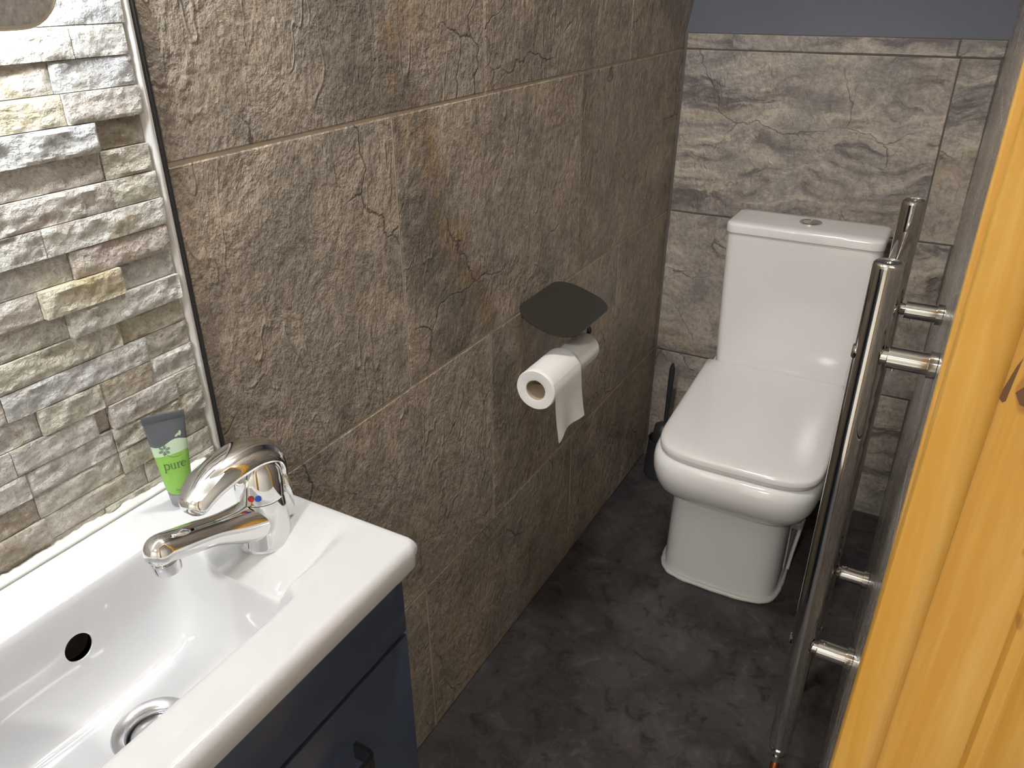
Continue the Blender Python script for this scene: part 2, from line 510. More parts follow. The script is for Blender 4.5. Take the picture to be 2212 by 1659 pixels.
# end wall
tilt = Vector((0, TB, 1)).normalized()
def xj(z): return .637 - .098 * (z - ZL3) * .4 if False else .637 - .0392 * (z - ZL3)
for r in range(4):
    z0, z1 = max(ROWS[r], .001), min(ROWS[r + 1], 1.192)
    zm = (z0 + z1) / 2
    L = (z1 - z0 - G) / tilt.z
    js = .36 if r < 2 else xj(zm)
    for a, b in ((.006, js), (js, right_x(zm))):
        lean = Vector((0 if a < .1 else 0, TB, 1))
        tile(wall_back, (a + .0015, back_y(z0) + .0018, z0 + G / 2), (1, 0, 0), tilt, b - a - .003, L, M['slate_back'], .0012)
# narrow right-hand wall
for r in range(6):
    z0, z1 = max(ROWS[r], .001), min(ROWS[r + 1], CEIL)
    xs = cuts(Y_DOOR + .002, (back_y((z0 + z1) / 2) if z0 < 1.1 else 2.0) - .004, .42 + .24 * (r % 2))
    up = Vector((.0152, 0, 1)).normalized()
    for a, b in zip(xs, xs[1:]):
        tile(wall_right, (right_x(z0) + .0018, b - G / 2, z0 + G / 2), (0, -1, 0), up, b - a - G, z1 - z0 - G, M['slate_right'], .0006)

# ---- edge trim between the tiles and the stone
bm = bmesh.new()
loft(bm, [[(-.01, Y_TRIM, z), (-.01, Y_TRIM - .0075, z), (.0045, Y_TRIM - .0075, z), (.0065, Y_TRIM - .004, z), (.0045, Y_TRIM, z)] for z in (0.0, CEIL)])
structure('trim_1', bm, M['black_trim'], 'black vertical edge strip between brown tiles and pale stone')
bm = bmesh.new()
rings = []
for i in range(121):
    z = .80 + (CEIL - .80) * i / 120
    w = .0016 * noise.noise(Vector((0, 0, z * 40)))
    rings.append([(-.01, Y_TRIM - .008, z), (-.01, Y_TRIM - .018, z), (.004 + w, Y_TRIM - .0165 + w, z), (.008 + w * .4, Y_TRIM - .012 + w, z), (.007, Y_TRIM - .008, z)])
loft(bm, rings)
structure('trim_2', bm, M['white_edge'], 'ragged off-white filler strip along the edge of the stone', smooth=True)

# ---- split-face stone: courses of 25 mm, joints traced where the photograph shows them
def stone_bm(w, h, t, seed, rough):
    bm = bmesh.new()
    nx, ny = max(6, min(40, int(w / .003))), 8
    g = []
    for j in range(ny + 1):
        row = []
        for i in range(nx + 1):
            x, y = w * i / nx, h * j / ny
            d = min(x, w - x, y * 1.2, (h - y) * 1.2)
            k = smooth01(d / .0035)
            z = t + rough * k * (noise.noise(Vector((x * 38 + seed, y * 75, seed))) + .65 * noise.noise(Vector((x * 110, y * 150 + seed, seed * 2))))
            z += .45 * rough * k * noise.noise(Vector((x * 12 + seed * 5, y * 30, 3)))
            if d < .0005: z = t - .0004 - .0008 * abs(noise.noise(Vector((x * 60 + seed, y * 60, 1))))
            row.append(bm.verts.new((x, y, max(z, .003))))
        g.append(row)
    for j in range(ny):
        for i in range(nx):
            bm.faces.new((g[j][i], g[j][i + 1], g[j + 1][i + 1], g[j + 1][i]))
    rim = g[0] + [r[-1] for r in g[1:]] + g[-1][-2::-1] + [r[0] for r in g[-2:0:-1]]
    low = [bm.verts.new((v.co.x, v.co.y, -.002)) for v in rim]
    for i in range(len(rim)):
        j = (i + 1) % len(rim)
        bm.faces.new((rim[j], rim[i], low[i], low[j]))
    return bm

Y_STONE = Y_TRIM - .0175
Z_TOP, DZ = 1.2805, .02506
traced = {0: [-.33], 1: [-.353], 2: [-.349], 3: [-.326], 4: [-.326], 5: [-.327], 6: [-.398], 7: [-.379], 8: [-.337, -.414], 9: [-.395],
          10: [-.349, -.475], 11: [-.325, -.468], 12: [-.327, -.383, -.444], 13: [-.306, -.381, -.395, -.475], 14: [-.383, -.469], 15: [-.340, -.382, -.468], 16: [-.36, -.465], 17: [-.41]}
WHITE, GREY, TANC, OLIVE, PINK, BLUE, BROWN = (.56, .55, .51), (.42, .40, .37), (.43, .375, .295), (.41, .385, .30), (.43, .38, .335), (.46, .465, .47), (.27, .21, .14)
tints = {2: [PINK, (.50, .42, .24)], 3: [BROWN, BLUE], 4: [TANC, PINK], 5: [OLIVE, PINK], 6: [WHITE, GREY], 7: [(.36, .29, .26), GREY], 8: [GREY, (.46, .38, .21), PINK],
         9: [WHITE, (.36, .34, .28)], 10: [(.52, .48, .36), OLIVE, GREY], 11: [OLIVE, BLUE, PINK], 12: [WHITE, (.33, .26, .17), OLIVE, GREY], 13: [OLIVE, PINK, TANC, GREY, GREY],
         14: [OLIVE, GREY, GREY], 15: [OLIVE, OLIVE, OLIVE, BROWN], 16: [(.45, .42, .34), TANC, BROWN], 17: [OLIVE, TANC]}
palette = [WHITE, WHITE, GREY, GREY, TANC, OLIVE, PINK, BLUE]
rs = random.Random(21)
depths = {3: [.006, .014], 8: [.010, .018, .011], 9: [.015, .008], 13: [.013, .015, .007, .012, .012]}
k0, k1 = -int((CEIL - Z_TOP) / DZ) - 0, 18
for k in range(k0, k1 + 1):
    z1 = Z_TOP - DZ * k
    z0 = z1 - DZ
    js = list(traced.get(k, []))
    y = js[-1] if js else Y_STONE
    while True:
        y -= rs.uniform(.09, .26) if k >= 0 else rs.uniform(.16, .34)
        if y < Y_FRONT + .05: break
        js.append(y)
    ys = [Y_STONE + rs.uniform(-.002, .001)] + js + [Y_FRONT]
    for i, (b, a) in enumerate(zip(ys, ys[1:])):
        t = depths.get(k, [])[i] if i < len(depths.get(k, [])) else rs.uniform(.009, .0145)
        sd = k * 7.13 + i * 3.7
        o = obj('stone', stone_bm(b - a - .0006, DZ - .0007, t, sd, rs.uniform(.0012, .0030)), M['stone'], None, smooth=True, sharp=28)
        m = Matrix(((0, 0, 1, -.0035), (1, 0, 0, a + .0003), (0, 1, 0, z0 + .0003), (0, 0, 0, 1)))
        o.parent = wall_left
        o.matrix_world = m
        base = tints[k][i] if k in tints and i < len(tints[k]) else rs.choice(palette)
        f = rs.uniform(.92, 1.1)
        o.color = (*[min(1, c * f) for c in base], 1)
        o['ochre'] = rs.choice((.1, .3, .5, .75))

# ---- pine door lining
d1 = structure('door_1', box_bm(right_x(1) - .008, .79, Y_DOOR - .012, Y_DOOR + .010, 0, 2.02, .002), M['pine'], 'varnished yellow pine door lining at the right edge')
def pine_part(name, bm): return obj(name, bm, M['pine'], d1, smooth=True, sharp=40)
bm = bmesh.new()      # proud stop strip with a rounded arris
prof = [(.6865, -.012)] + [(.6865, -.033), (.6885, -.036)] + [(.7265 - .017 + .017 * math.sin(a), -.036 + .017 * (1 - math.cos(a))) for a in [PI / 2 * i / 6 for i in range(7)]] + [(.7265, -.012)]
loft(bm, [[(x + .0152 * (z - 1), Y_DOOR + y, z) for x, y in prof] for z in (0, 2.02)])
pine_part('stop_strip', bm)
bm = bmesh.new()
prof = [(.787, .012), (.787, -.016), (.790, -.021), (.800, -.022), (.806, -.017), (.812, -.022), (.835, -.022), (.842, -.014), (.842, .012)]
loft(bm, [[(x, Y_DOOR + y, z) for x, y in prof] for z in (0, 2.02)])
pine_part('architrave', bm)
box_b = box_bm(.6865, .842, Y_FRONT, Y_DOOR - .012, 2.0, 2.035, .002)
pine_part('head_board', box_b)
pine_part('far_jamb', box_bm(.6865, .842, Y_FRONT, Y_FRONT + .03, 0, 2.0, .002))
def blob(cx, cz, pts):
    bm = bmesh.new()
    a = [bm.verts.new((cx + x, Y_DOOR - .0121, cz + z)) for x, z in pts]
    b = [bm.verts.new((cx + x, Y_DOOR - .0126, cz + z)) for x, z in pts]
    bm.faces.new(b)
    for i in range(len(a)): bm.faces.new((a[i], a[i - 1], b[i - 1], b[i]))
    return bm
obj('knot', blob(.7315, 1.037, [(-.0035, -.016), (-.001, -.019), (.001, -.017), (.002, .0), (.0035, .020), (.001, .012), (-.003, -.008)]), M['knot'], d1)
obj('knot', blob(.746, 1.036, [(-.009, -.008), (-.004, -.017), (.004, -.019), (.010, -.012), (.012, .0), (.006, .006), (.004, .012), (-.001, .010), (.001, .003), (-.004, -.001)]), M['knot'], d1)

# ---- ceiling lamps
def ceiling_lamp(loc, r, mat, label):
    t = empty('ceiling_lamp', loc, 0, label, 'lamp')
    obj('base_ring', lathe_bm([(r * 1.15, 0), (r * 1.15, -.012), (r * 1.02, -.016)], loc, seg=40), M['white_paint'], t, True, 40)
    obj('lamp_glass', lathe_bm([(r, -.014), (r, -.024), (r * .9, -.034), (r * .6, -.040), (r * .2, -.042)], loc, seg=40, cap0=False), mat, t, True)
    return t
ceiling_lamp(WC_LAMP, .085, M['lamp'], 'round white ceiling lamp over the toilet room')
ceiling_lamp(HALL_LAMP, .12, M['hall_lamp'], 'round warm ceiling lamp in the hall')

# ================================================================== THINGS
def rrect(cx, cy, hx, hy, r, n=8):
    """rounded rectangle outline, counter-clockwise"""
    pts = []
    for sx, sy, a0 in ((1, 1, 0), (-1, 1, PI / 2), (-1, -1, PI), (1, -1, 3 * PI / 2)):
        for i in range(n + 1):
            a = a0 + PI / 2 * i / n
            pts.append((cx + sx * (hx - r) + r * math.cos(a), cy + sy * (hy - r) + r * math.sin(a)))
    return pts

# ---------------------------------------------------------------- backlit mirror
MY0, MY1, MZ0, MZ1 = -.86, -.357, 1.281, 1.98
mir = empty('backlit_mirror', (0.03, (MY0 + MY1) / 2, MZ0), 0, 'backlit mirror with rounded corner on the stone wall', 'mirror')
mcy, mcz, mhy, mhz = (MY0 + MY1) / 2, (MZ0 + MZ1) / 2, (MY1 - MY0) / 2, (MZ1 - MZ0) / 2
def yz_slab(x0, x1, hy, hz, r, inset=0.0, hole=None):
    bm = bmesh.new()
    a = rrect(mcy, mcz, hy, hz, r); 
    rings = [[(x0, y, z) for y, z in a], [(x1 - inset, y, z) for y, z in a]]
    if inset:
        b = rrect(mcy, mcz, hy - inset, hz - inset, r - inset)
        rings.append([(x1, y, z) for y, z in b])
    return loft(bm, rings)
obj('glass', yz_slab(.052, .0542, mhy - .0035, mhz - .0035, .033), M['mirror'], mir)
obj('edge', yz_slab(.045, .0528, mhy, mhz, .036, .0012), M['mirror_edge'], mir)
obj('housing', yz_slab(.012, .045, mhy - .075, mhz - .075, .02), M['white_paint'], mir)
bm = bmesh.new()          # LED strip running round the back of the mirror
a, b = rrect(mcy, mcz, mhy - .022, mhz - .022, .022), rrect(mcy, mcz, mhy - .034, mhz - .034, .012)
rings = [[(x, y, z) for y, z in L] for x, L in ((.0445, a), (.037, a), (.037, b), (.0445, b), (.0445, a))]
loft(bm, rings, False, False)
obj('led_strip', bm, M['led'], mir)

# ---------------------------------------------------------------- basin
BX0, BX1, BY0, BY1, BZ = .006, .2955, -.705, -.288, .845
DRAIN = (.160, -.507)
def rr_dist(x, y, x0, x1, y0, y1, r):
    """signed distance inside a rounded rectangle (positive inside)"""
    cx, cy, hx, hy = (x0 + x1) / 2, (y0 + y1) / 2, (x1 - x0) / 2 - r, (y1 - y0) / 2 - r
    qx, qy = abs(x - cx) - hx, abs(y - cy) - hy
    return r - (math.hypot(max(qx, 0), max(qy, 0)) + min(max(qx, qy), 0))
def smin(a, b, k):
    h = max(k - abs(a - b), 0.0) / k
    return min(a, b) - h * h * k * .25
def side(t): 
    t = max(0.0, min(1.0, t))
    return (1 - (1 - t) ** 2.3) * smooth01(t * 3.2 + .05)
def basin_z(x, y):
    # bowl: product of four side profiles, the front and tap-end slopes gentler than the back
    f = side((.2515 - x) / .078) * side((x - .074) / .046) * side((-.389 - y) / .062) * side((y + .645) / .062)
    zb = BZ - .106 * (1 - (1 - f) ** 1.25)
    if f > 0: zb -= .005 * smooth01(1 - math.hypot(x - DRAIN[0], y - DRAIN[1]) / .10)
    # tap shelf: slopes from the right-hand rim down to the bowl, stops short of the front rim
    d2 = rr_dist(x, y, .085, .2335 + .012 * smooth01((-.40 - y) / .03), -.52, -.296, .024)
    zs = BZ
    if d2 > 0: zs = BZ - .024 * smooth01((-.290 - y) / .110) * smooth01(d2 / .016) * smooth01((x - .090) / .06)
    return smin(zs, zb + .0025, .010)
def basin_mesh():
    bm = bmesh.new()
    nx, ny, R = 150, 216, .0105
    def edge(t):   # outer roll of the rim: (inset, drop) over t 0..1
        return R * (1 - math.sin(t * PI / 2)), R * (1 - math.cos(t * PI / 2))
    gx = [BX0 + R + (BX1 - BX0 - 2 * R) * i / nx for i in range(nx + 1)]
    gy = [BY0 + R + (BY1 - BY0 - 2 * R) * j / ny for j in range(ny + 1)]
    top = [[bm.verts.new((x, y, basin_z(x, y))) for x in gx] for y in gy]
    for j in range(ny):
        for i in range(nx):
            bm.faces.new((top[j][i], top[j][i + 1], top[j + 1][i + 1], top[j + 1][i]))
    rim = top[0] + [r[-1] for r in top[1:]] + top[-1][-2::-1] + [r[0] for r in top[-2:0:-1]]
    base = [v.co.copy() for v in rim]
    cx, cy, hx, hy = (BX0 + BX1) / 2, (BY0 + BY1) / 2, (BX1 - BX0) / 2, (BY1 - BY0) / 2
    def ring(off, z, corner):
        out = []
        for c in base:
            # push the inner rectangle outwards by off, rounding the corners
            dx, dy = c.x - cx, c.y - cy
            ix, iy = hx - R, hy - R
            ox = off * (1 if abs(dx) > ix - 1e-6 else 0) * (1 if dx > 0 else -1)
            oy = off * (1 if abs(dy) > iy - 1e-6 else 0) * (1 if dy > 0 else -1)
            if ox and oy: ox *= .7071; oy *= .7071
            out.append(bm.verts.new((c.x + ox, c.y + oy, z)))
        return out
    rings = [rim]
    for t in (.25, .5, .75, 1.0):
        rings.append(ring(R * math.sin(t * PI / 2), BZ - R * (1 - math.cos(t * PI / 2)), 0))
    rings.append(ring(R, BZ - .026, 0))
    rings.append(ring(R - .004, BZ - .033, 0))
    rings.append(ring(R - .012, BZ - .036, 0))
    n = len(rim)
    for a, b in zip(rings, rings[1:]):
        for i in range(n):
            bm.faces.new((a[i], a[(i + 1) % n], b[(i + 1) % n], b[i]))
    # underside: the same bowl, 9 mm lower
    low = [[None] * (nx + 1) for _ in range(ny + 1)]
    last = rings[-1]
    idx = {}
    for v, w in zip(rim, last): idx[v] = w
    for j in range(ny + 1):
        for i in range(nx + 1):
            v = top[j][i]
            low[j][i] = idx[v] if v in idx else bm.verts.new((v.co.x, v.co.y, min(BZ - .036, v.co.z - .012)))
    for j in range(ny):
        for i in range(nx):
            bm.faces.new((low[j][i], low[j + 1][i], low[j + 1][i + 1], low[j][i + 1]))
    return bm
basin = empty('washbasin', (.15, -.5, BZ - .03), 0, 'small white ceramic washbasin on the blue vanity cabinet', 'washbasin')
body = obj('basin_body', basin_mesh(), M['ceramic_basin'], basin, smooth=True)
# overflow and waste holes are real cuts
def cut(o, bm):
    c = obj('cutter', bm, M['hole'])
    md = o.modifiers.new('cut', 'BOOLEAN'); md.object = c; md.operation = 'DIFFERENCE'; md.solver = 'EXACT'
    bpy.context.view_layer.update()
    me = bpy.data.meshes.new_from_object(o.evaluated_get(bpy.context.evaluated_depsgraph_get()))
    o.modifiers.clear()
    o.data = me
    bpy.data.objects.remove(c)
ox = next(.074 + i * .0002 for i in range(400) if basin_z(.074 + i * .0002, -.508) < .797)
OV = Vector((ox, -.508, .797))            # centre of the overflow mouth on the back slope
sl = (basin_z(ox + .002, -.508) - basin_z(ox - .002, -.508)) / .004
OVN = Vector((-sl, 0, 1)).normalized()
OVA = Vector((OVN.x, 0, OVN.z * .25)).normalized()
cut(body, lathe_bm([(.0125, -.04), (.0125, .04)], OV, OVA, 32))
ZD = basin_z(*DRAIN)
cut(body, lathe_bm([(.024, -.05), (.024, .05)], (DRAIN[0], DRAIN[1], ZD), (0, 0, 1), 40))
body.data.materials.clear(); body.data.materials.append(M['ceramic_basin'])
for p in body.data.polygons: p.use_smooth = True; p.material_index = 0
try: body.data.set_sharp_from_angle(angle=math.radians(50))
except Exception: pass
obj('overflow_channel', lathe_bm([(.0131, -.0075), (.0128, -.020), (.001, -.0205)], OV, OVA, 28, False, True), M['hole'], basin, True)
w = obj('waste', lathe_bm([(.0335, -.001), (.0335, .0024), (.0325, .0031), (.0315, .0031), (.0245, .0010), (.0225, -.001), (.0215, -.006), (.0215, -.022), (.001, -.022)], (*DRAIN, ZD), seg=48, cap0=False), M['steel'], basin, True, 60)
obj('plug', lathe_bm([(.0195, -.012), (.0195, -.0040), (.0180, -.0022), (.006, -.0019), (.0045, -.0042), (.0005, -.0042)], (*DRAIN, ZD), seg=40), M['steel'], w, True, 50)
bm = bmesh.new()          # ragged silicone bead along the stone
rings = []
for i in range(160):
    y = BY0 + .004 + (BY1 - BY0 - .008) * i / 159
    h = .0045 + .003 * noise.noise(Vector((y * 45, 1, 0))) + .0015 * noise.noise(Vector((y * 190, 5, 0)))
    rings.append([(.002, y, BZ - .002), (.0175, y, BZ - .001), (.0155, y, BZ + .0015), (.0125, y, BZ + h), (.002, y, BZ + h)])
loft(bm, rings)
obj('sealant', bm, M['sealant'], basin, True)

# ---------------------------------------------------------------- vanity cabinet
CX, CY0, CY1 = .272, -.700, -.2925
cab = empty('vanity_cabinet', (.14, -.5, 0), 0, 'dark blue gloss vanity cabinet under the washbasin', 'cabinet')
bm = bmesh.new()
box(bm, .002, CX - .019, CY1 - .018, CY1, .002, .8085)
box(bm, .002, CX - .019, CY0, CY0 + .018, .002, .8085)
box(bm, .002, CX - .022, CY0 + .018, CY1 - .018, .08, .098)
box(bm, .002, .010, CY0 + .018, CY1 - .018, .098, .72)
obj('carcass', bm, M['cabinet'], cab)
obj('plinth', box_bm(CX - .055, CX - .04, CY0 + .018, CY1 - .018, .002, .08), M['cabinet'], cab)
obj('shadow_rail', box_bm(CX - .040, CX - .021, CY0 + .018, CY1 - .018, .70, .735), M['gap'], cab)
obj('fascia_panel', box_bm(CX - .018, CX, CY0, CY1, .7205, .8082, .0012, 2), M['cabinet'], cab, True, 30)
door = obj('cabinet_door', box_bm(CX - .018, CX, CY0, CY1, .085, .7150, .0012, 2), M['cabinet'], cab, True, 30)
bm = bmesh.new()          # bow handle
hy0, hy1, hz = -.540, -.386, .645
pr = [(CX - .001, hz - .009), (CX - .001, hz + .009)]
path = [(CX, hy1), (CX + .012, hy1), (CX + .020, hy1 - .001), (CX + .0235, hy1 - .006), (CX + .0235, hy1 - .03), (CX + .0235, hy0 + .03), (CX + .0235, hy0 + .006), (CX + .020, hy0 + .001), (CX + .012, hy0), (CX, hy0)]
pts = spline([(x, y, 0) for x, y in path], 5)
rings = []
for i, p in enumerate(pts):
    t = (pts[min(i + 1, len(pts) - 1)] - pts[max(i - 1, 0)]).normalized()
    nrm = Vector((-t.y, t.x, 0))
    q = [p + nrm * .0022, p - nrm * .0022]
    rings.append([(q[0].x, q[0].y, hz - .010), (q[1].x, q[1].y, hz - .010), (q[1].x, q[1].y, hz + .010), (q[0].x, q[0].y, hz + .010)])
loft(bm, rings)
obj('handle', bm, M['gloss_dark'], door, True, 40)

# ---------------------------------------------------------------- tap
TX, TY, TZ = .151, -.3455, basin_z(.151, -.3455) - .004
tap = empty('mixer_tap', (TX, TY, TZ), 0, 'chrome mixer tap with curved lever on the washbasin', 'tap')
obj('tap_body', lathe_bm([(.0262, 0), (.0262, .003), (.0252, .006), (.0245, .020), (.0232, .034), (.0222, .046), (.0218, .0495)], (TX, TY, TZ), (0, .05, 1), seg=48), M['chrome'], tap, True, 45)
bm = bmesh.new()
sp = spline([(TX, TY + .004, TZ + .024), (TX, TY - .030, TZ + .036), (TX, TY - .065, TZ + .0495), (TX, TY - .101, TZ + .0605), (TX, TY - .108, TZ + .0620)], 6)
n = len(sp)
rings = []
for i, p in enumerate(sp):
    s = i / (n - 1)
    hw = .0220 - .0080 * smooth01(s * 2.2)
    hh = .0225 - .0092 * smooth01(s * 2.0)
    t = (sp[min(i + 1, n - 1)] - sp[max(i - 1, 0)]).normalized()
    up = Vector((1, 0, 0)).cross(t).normalized()
    if up.z < 0: up = -up
    rings.append([p + Vector((1, 0, 0)) * hw * math.copysign(abs(math.cos(a)) ** .95, math.cos(a)) + up * hh * math.copysign(abs(math.sin(a)) ** .95, math.sin(a)) for a in [2 * PI * k / 32 for k in range(32)]])
c0, ax0 = sp[-1], (sp[-1] - sp[-3]).normalized()
base_ring = rings[-1]
for k in range(1, 9):
    a = PI / 2 * k / 8
    rings.append([c0 + ax0 * .0135 * math.sin(a) + (v - c0) * max(math.cos(a), .02) for v in base_ring])
loft(bm, rings)
sp_o = obj('spout', bm, M['chrome'], tap, True, 70)
obj('aerator', lathe_bm([(.0115, .0), (.0118, -.004), (.0112, -.011), (.0102, -.0115), (.009, -.0095), (.0005, -.0095)], (TX, TY - .106, TZ + .0512), (0, -.1, 1), seg=36), M['chrome'], sp_o, True, 45)
obj('cap', lathe_bm([(.0222, .0505), (.0226, .053), (.0222, .066), (.0205, .078), (.0170, .087), (.0105, .0925), (.0005, .094)], (TX, TY, TZ), (0, .05, 1), seg=48), M['chrome'], tap, True, 60)
bm = bmesh.new()          # lever: a beak that hoods the cap and dips towards the bowl
lv = spline([(TX, -.3185, TZ + .056), (TX, -.3185, TZ + .074), (TX, -.328, TZ + .092), (TX, -.350, TZ + .1010), (TX, -.375, TZ + .1010), (TX, -.396, TZ + .0960), (TX, -.412, TZ + .0875), (TX, -.4225, TZ + .0795)], 6)
n = len(lv)
rings = []
for i, p in enumerate(lv):
    s = i / (n - 1)
    hw = .0120 + .0100 * smooth01(s / .35) - .0065 * smooth01((s - .5) / .45)
    hh = .0050 + .0062 * smooth01(s / .4) - .0035 * smooth01((s - .65) / .35)
    if s > .90: e = math.sqrt(max(0.0, 1 - ((s - .90) / .10) ** 2)); hw *= max(e, .25); hh *= max(e, .3)
    t = (lv[min(i + 1, n - 1)] - lv[max(i - 1, 0)]).normalized()
    up = t.cross(Vector((1, 0, 0))).normalized()
    ring = []
    for k in range(28):
        a = 2 * PI * k / 28
        c, sn = math.cos(a), math.sin(a)
        sag = .004 * (c * c) * smooth01(s / .3)
        ring.append(p + Vector((1, 0, 0)) * hw * math.copysign(abs(c) ** .85, c) + up * -1 * (hh * sn + sag))
    rings.append(ring)
loft(bm, rings)
lever = obj('lever', bm, M['chrome'], tap, True, 70)
bm = bmesh.new()          # scratched flat facet on the lever's nose
pl = [lv[int((n - 1) * s)] for s in (.56, .66, .76, .86, .95)]
rings = []
for i, (p, hw) in enumerate(zip(pl, (.005, .0150, .0165, .0140, .0060))):
    t = (lv[-1] - lv[int((n - 1) * .56)]).normalized()
    up = t.cross(Vector((1, 0, 0))).normalized()
    if up.z < 0: up = -up
    q = p + up * .0098
    rings.append([q + Vector((-hw, 0, 0)) - up * .0035, q + Vector((-hw * .5, 0, 0)), q + Vector((hw * .5, 0, 0)), q + Vector((hw, 0, 0)) - up * .0035])
loft(bm, rings, False, False, False)
obj('nose_facet', bm, M['brushed'], lever, True)
obj('tail', tube_bm([(TX + .008, -.3195, TZ + .062), (TX + .010, -.3165, TZ + .044), (TX + .011, -.3135, TZ + .022)], [.0052, .0038, .0004], 12), M['chrome'], lever, True)
mk = Vector((math.cos(2.6), -math.sin(.9), 0))
for nm, m, dx in (('hot_mark', M['red'], -.0035), ('cold_mark', M['blue'], .0035)):
    ang = -PI / 2 + .62 + dx * 40
    c = Vector((TX + .0222 * math.cos(ang), TY + .0222 * math.sin(ang) + .003, TZ + .060))
    obj(nm, lathe_bm([(.0030, -.001), (.0030, .0010), (.002, .0013), (.0002, .0013)], c, (math.cos(ang), math.sin(ang), 0), 16), m, tap, True, 40)

# ---------------------------------------------------------------- gel tube
tb_ang = math.atan2(.41, .62)                    # faces the room
tb = empty('gel_tube', (.0505, -.356, BZ), math.radians(57), 'green gel tube with grey cap standing on the washbasin', 'tube')
# local frame: x along the crimp, -y towards the viewer, z up
def tobj(name, bm, mat, parent=tb, smooth=True, sharp=50):
    o = obj(name, bm, mat, None, smooth, sharp)
    o.parent = parent
    return o
tobj('cap', lathe_bm([(.0095, 0), (.0103, .001), (.0117, .0135), (.0112, .0145), (.0005, .0145)], seg=36), M['tube_cap'])
bm = bmesh.new()
rings = []
H0, H1 = .0150, .0935
def tube_half(z):
    s = (z - H0) / (H1 - H0)
    return .0120 + .0068 * s ** .9, .0120 * (1 - s) + .0008
for i in range(25):
    z = H0 + (H1 - H0) * i / 24
    hw, hd = tube_half(z)
    if i == 0: hw, hd = hw * .9, hd * .9
    rings.append([(hw * math.cos(a), hd * math.sin(a), z) for a in [2 * PI * k / 40 for k in range(40)]])
loft(bm, rings)
tbody = tobj('tube_body', bm, M['tube'])
tobj('crimp', box_bm(-.0193, .0193, -.0011, .0011, .0930, .1005, .0004), M['tube_dark'], sharp=30)
def on_tube(x, z, lift=.00025):
    hw, hd = tube_half(z)
    return Vector((x, -hd * math.sqrt(max(.01, 1 - (x / hw) ** 2)) - lift, z))
def ribbon(bm, pts, widths):
    """flat printed stroke lying on the front of the tube; pts are (x, z)"""
    P = [Vector((x, z)) for x, z in pts]
    prev = None
    for i, p in enumerate(P):
        t = (P[min(i + 1, len(P) - 1)] - P[max(i - 1, 0)]).normalized()
        w = widths[i] if isinstance(widths, (list, tuple)) else widths
        nrm = Vector((-t.y, t.x)) * w / 2
        a, b = bm.verts.new(on_tube(*(p + nrm))), bm.verts.new(on_tube(*(p - nrm)))
        if prev: bm.faces.new((prev[0], prev[1], b, a))
        prev = (a, b)
def arc2(cx, cz, rx, rz, a0, a1, n=10):
    return [(cx + rx * math.cos(math.radians(a0 + (a1 - a0) * i / n)), cz + rz * math.sin(math.radians(a0 + (a1 - a0) * i / n))) for i in range(n + 1)]
# lower-case serif word, unit = x-height
def word_bm(strokes, ox, oz, s):
    bm = bmesh.new()
    for pts, w in strokes:
        ribbon(bm, [(ox + x * s, oz + z * s) for x, z in pts], [v * s for v in w] if isinstance(w, list) else w * s)
    return bm
P_ = [([(.12, 1.0), (.12, -.55)], .17), ([(-.08, .97), (.12, 1.0)], .09), ([(-.08, -.55), (.34, -.55)], .08)] + [(arc2(.42, .5, .36, .48, 140, -140, 14), [.06, .09, .12, .14, .16, .18, .18, .18, .18, .18, .16, .14, .12, .09, .06])]
U_ = [([(1.12, 1.0), (1.12, .35)], .16), ([(.95, .97), (1.12, 1.0)], .08), (arc2(1.34, .30, .22, .28, 180, 300, 8), [.16, .15, .13, .11, .09, .08, .08, .08, .08]), ([(1.66, 1.0), (1.66, .02)], .16), ([(1.48, .97), (1.66, 1.0)], .08), ([(1.66, .03), (1.84, .06)], .08), ([(1.44, .05), (1.66, .3)], .07)]
R_ = [([(2.14, 1.0), (2.14, .02)], .16), ([(1.97, .97), (2.14, 1.0)], .08), ([(1.98, .03), (2.34, .03)], .08), ([(2.18, .66), (2.32, .92), (2.46, .97), (2.56, .90)], [.07, .10, .15, .17])]
E_ = [(arc2(3.02, .5, .37, .48, 5, 318, 16), [.10, .09, .08, .08, .09, .11, .14, .17, .18, .18, .17, .15, .12, .10, .08, .07, .05]), ([(2.70, .54), (3.38, .54)], .08)]
s_w = .0059
tobj('word_pure', word_bm(P_ + U_ + R_ + E_, -.0093, .0435, s_w), M['print_dark'], tbody, False)
bm = bmesh.new()          # eight-petal flower
for k in range(6):
    a = math.radians(20 + 60 * k)
    d, nn = Vector((math.cos(a), math.sin(a))), Vector((-math.sin(a), math.cos(a)))
    c = Vector((-.0055, .0640))
    for sgn in (1, -1):
        ribbon_pts = [c + d * r + nn * sgn * o for r, o in ((.0010, .0001), (.0028, .0007), (.0044, .0006), (.0058, .0001))]
        ribbon(bm, [(p.x, p.y) for p in ribbon_pts], [.0002, .0010, .0009, .0001])
tobj('flower', bm, M['print_grey'], tbody, False)
bm = bmesh.new()
ribbon(bm, arc2(.0040, .0615, .0088, .0062, 185, 300, 12), .00035)
tobj('flower_stem', bm, M['print_dark'], tbody, False)
bm = bmesh.new()          # small butterfly on the grey shoulder
for cx, cz, rx, rz, rot in ((.0085, .0768, .0026, .0012, 35), (.0112, .0780, .0014, .0028, -10)):
    vs = []
    for k in range(12):
        a = 2 * PI * k / 12
        x, z = rx * math.cos(a), rz * math.sin(a)
        r = math.radians(rot)
        vs.append(bm.verts.new(on_tube(cx + x * math.cos(r) - z * math.sin(r), cz + x * math.sin(r) + z * math.cos(r))))
    bm.faces.new(vs)
tobj('butterfly', bm, M['print_pale'], tbody, False)
txt = bpy.data.curves.new('small_print', 'FONT')
txt.body = 'shower gel'; txt.size = .0027; txt.align_x = 'CENTER'
tmp = bpy.data.objects.new('tmp', txt); COL.objects.link(tmp)
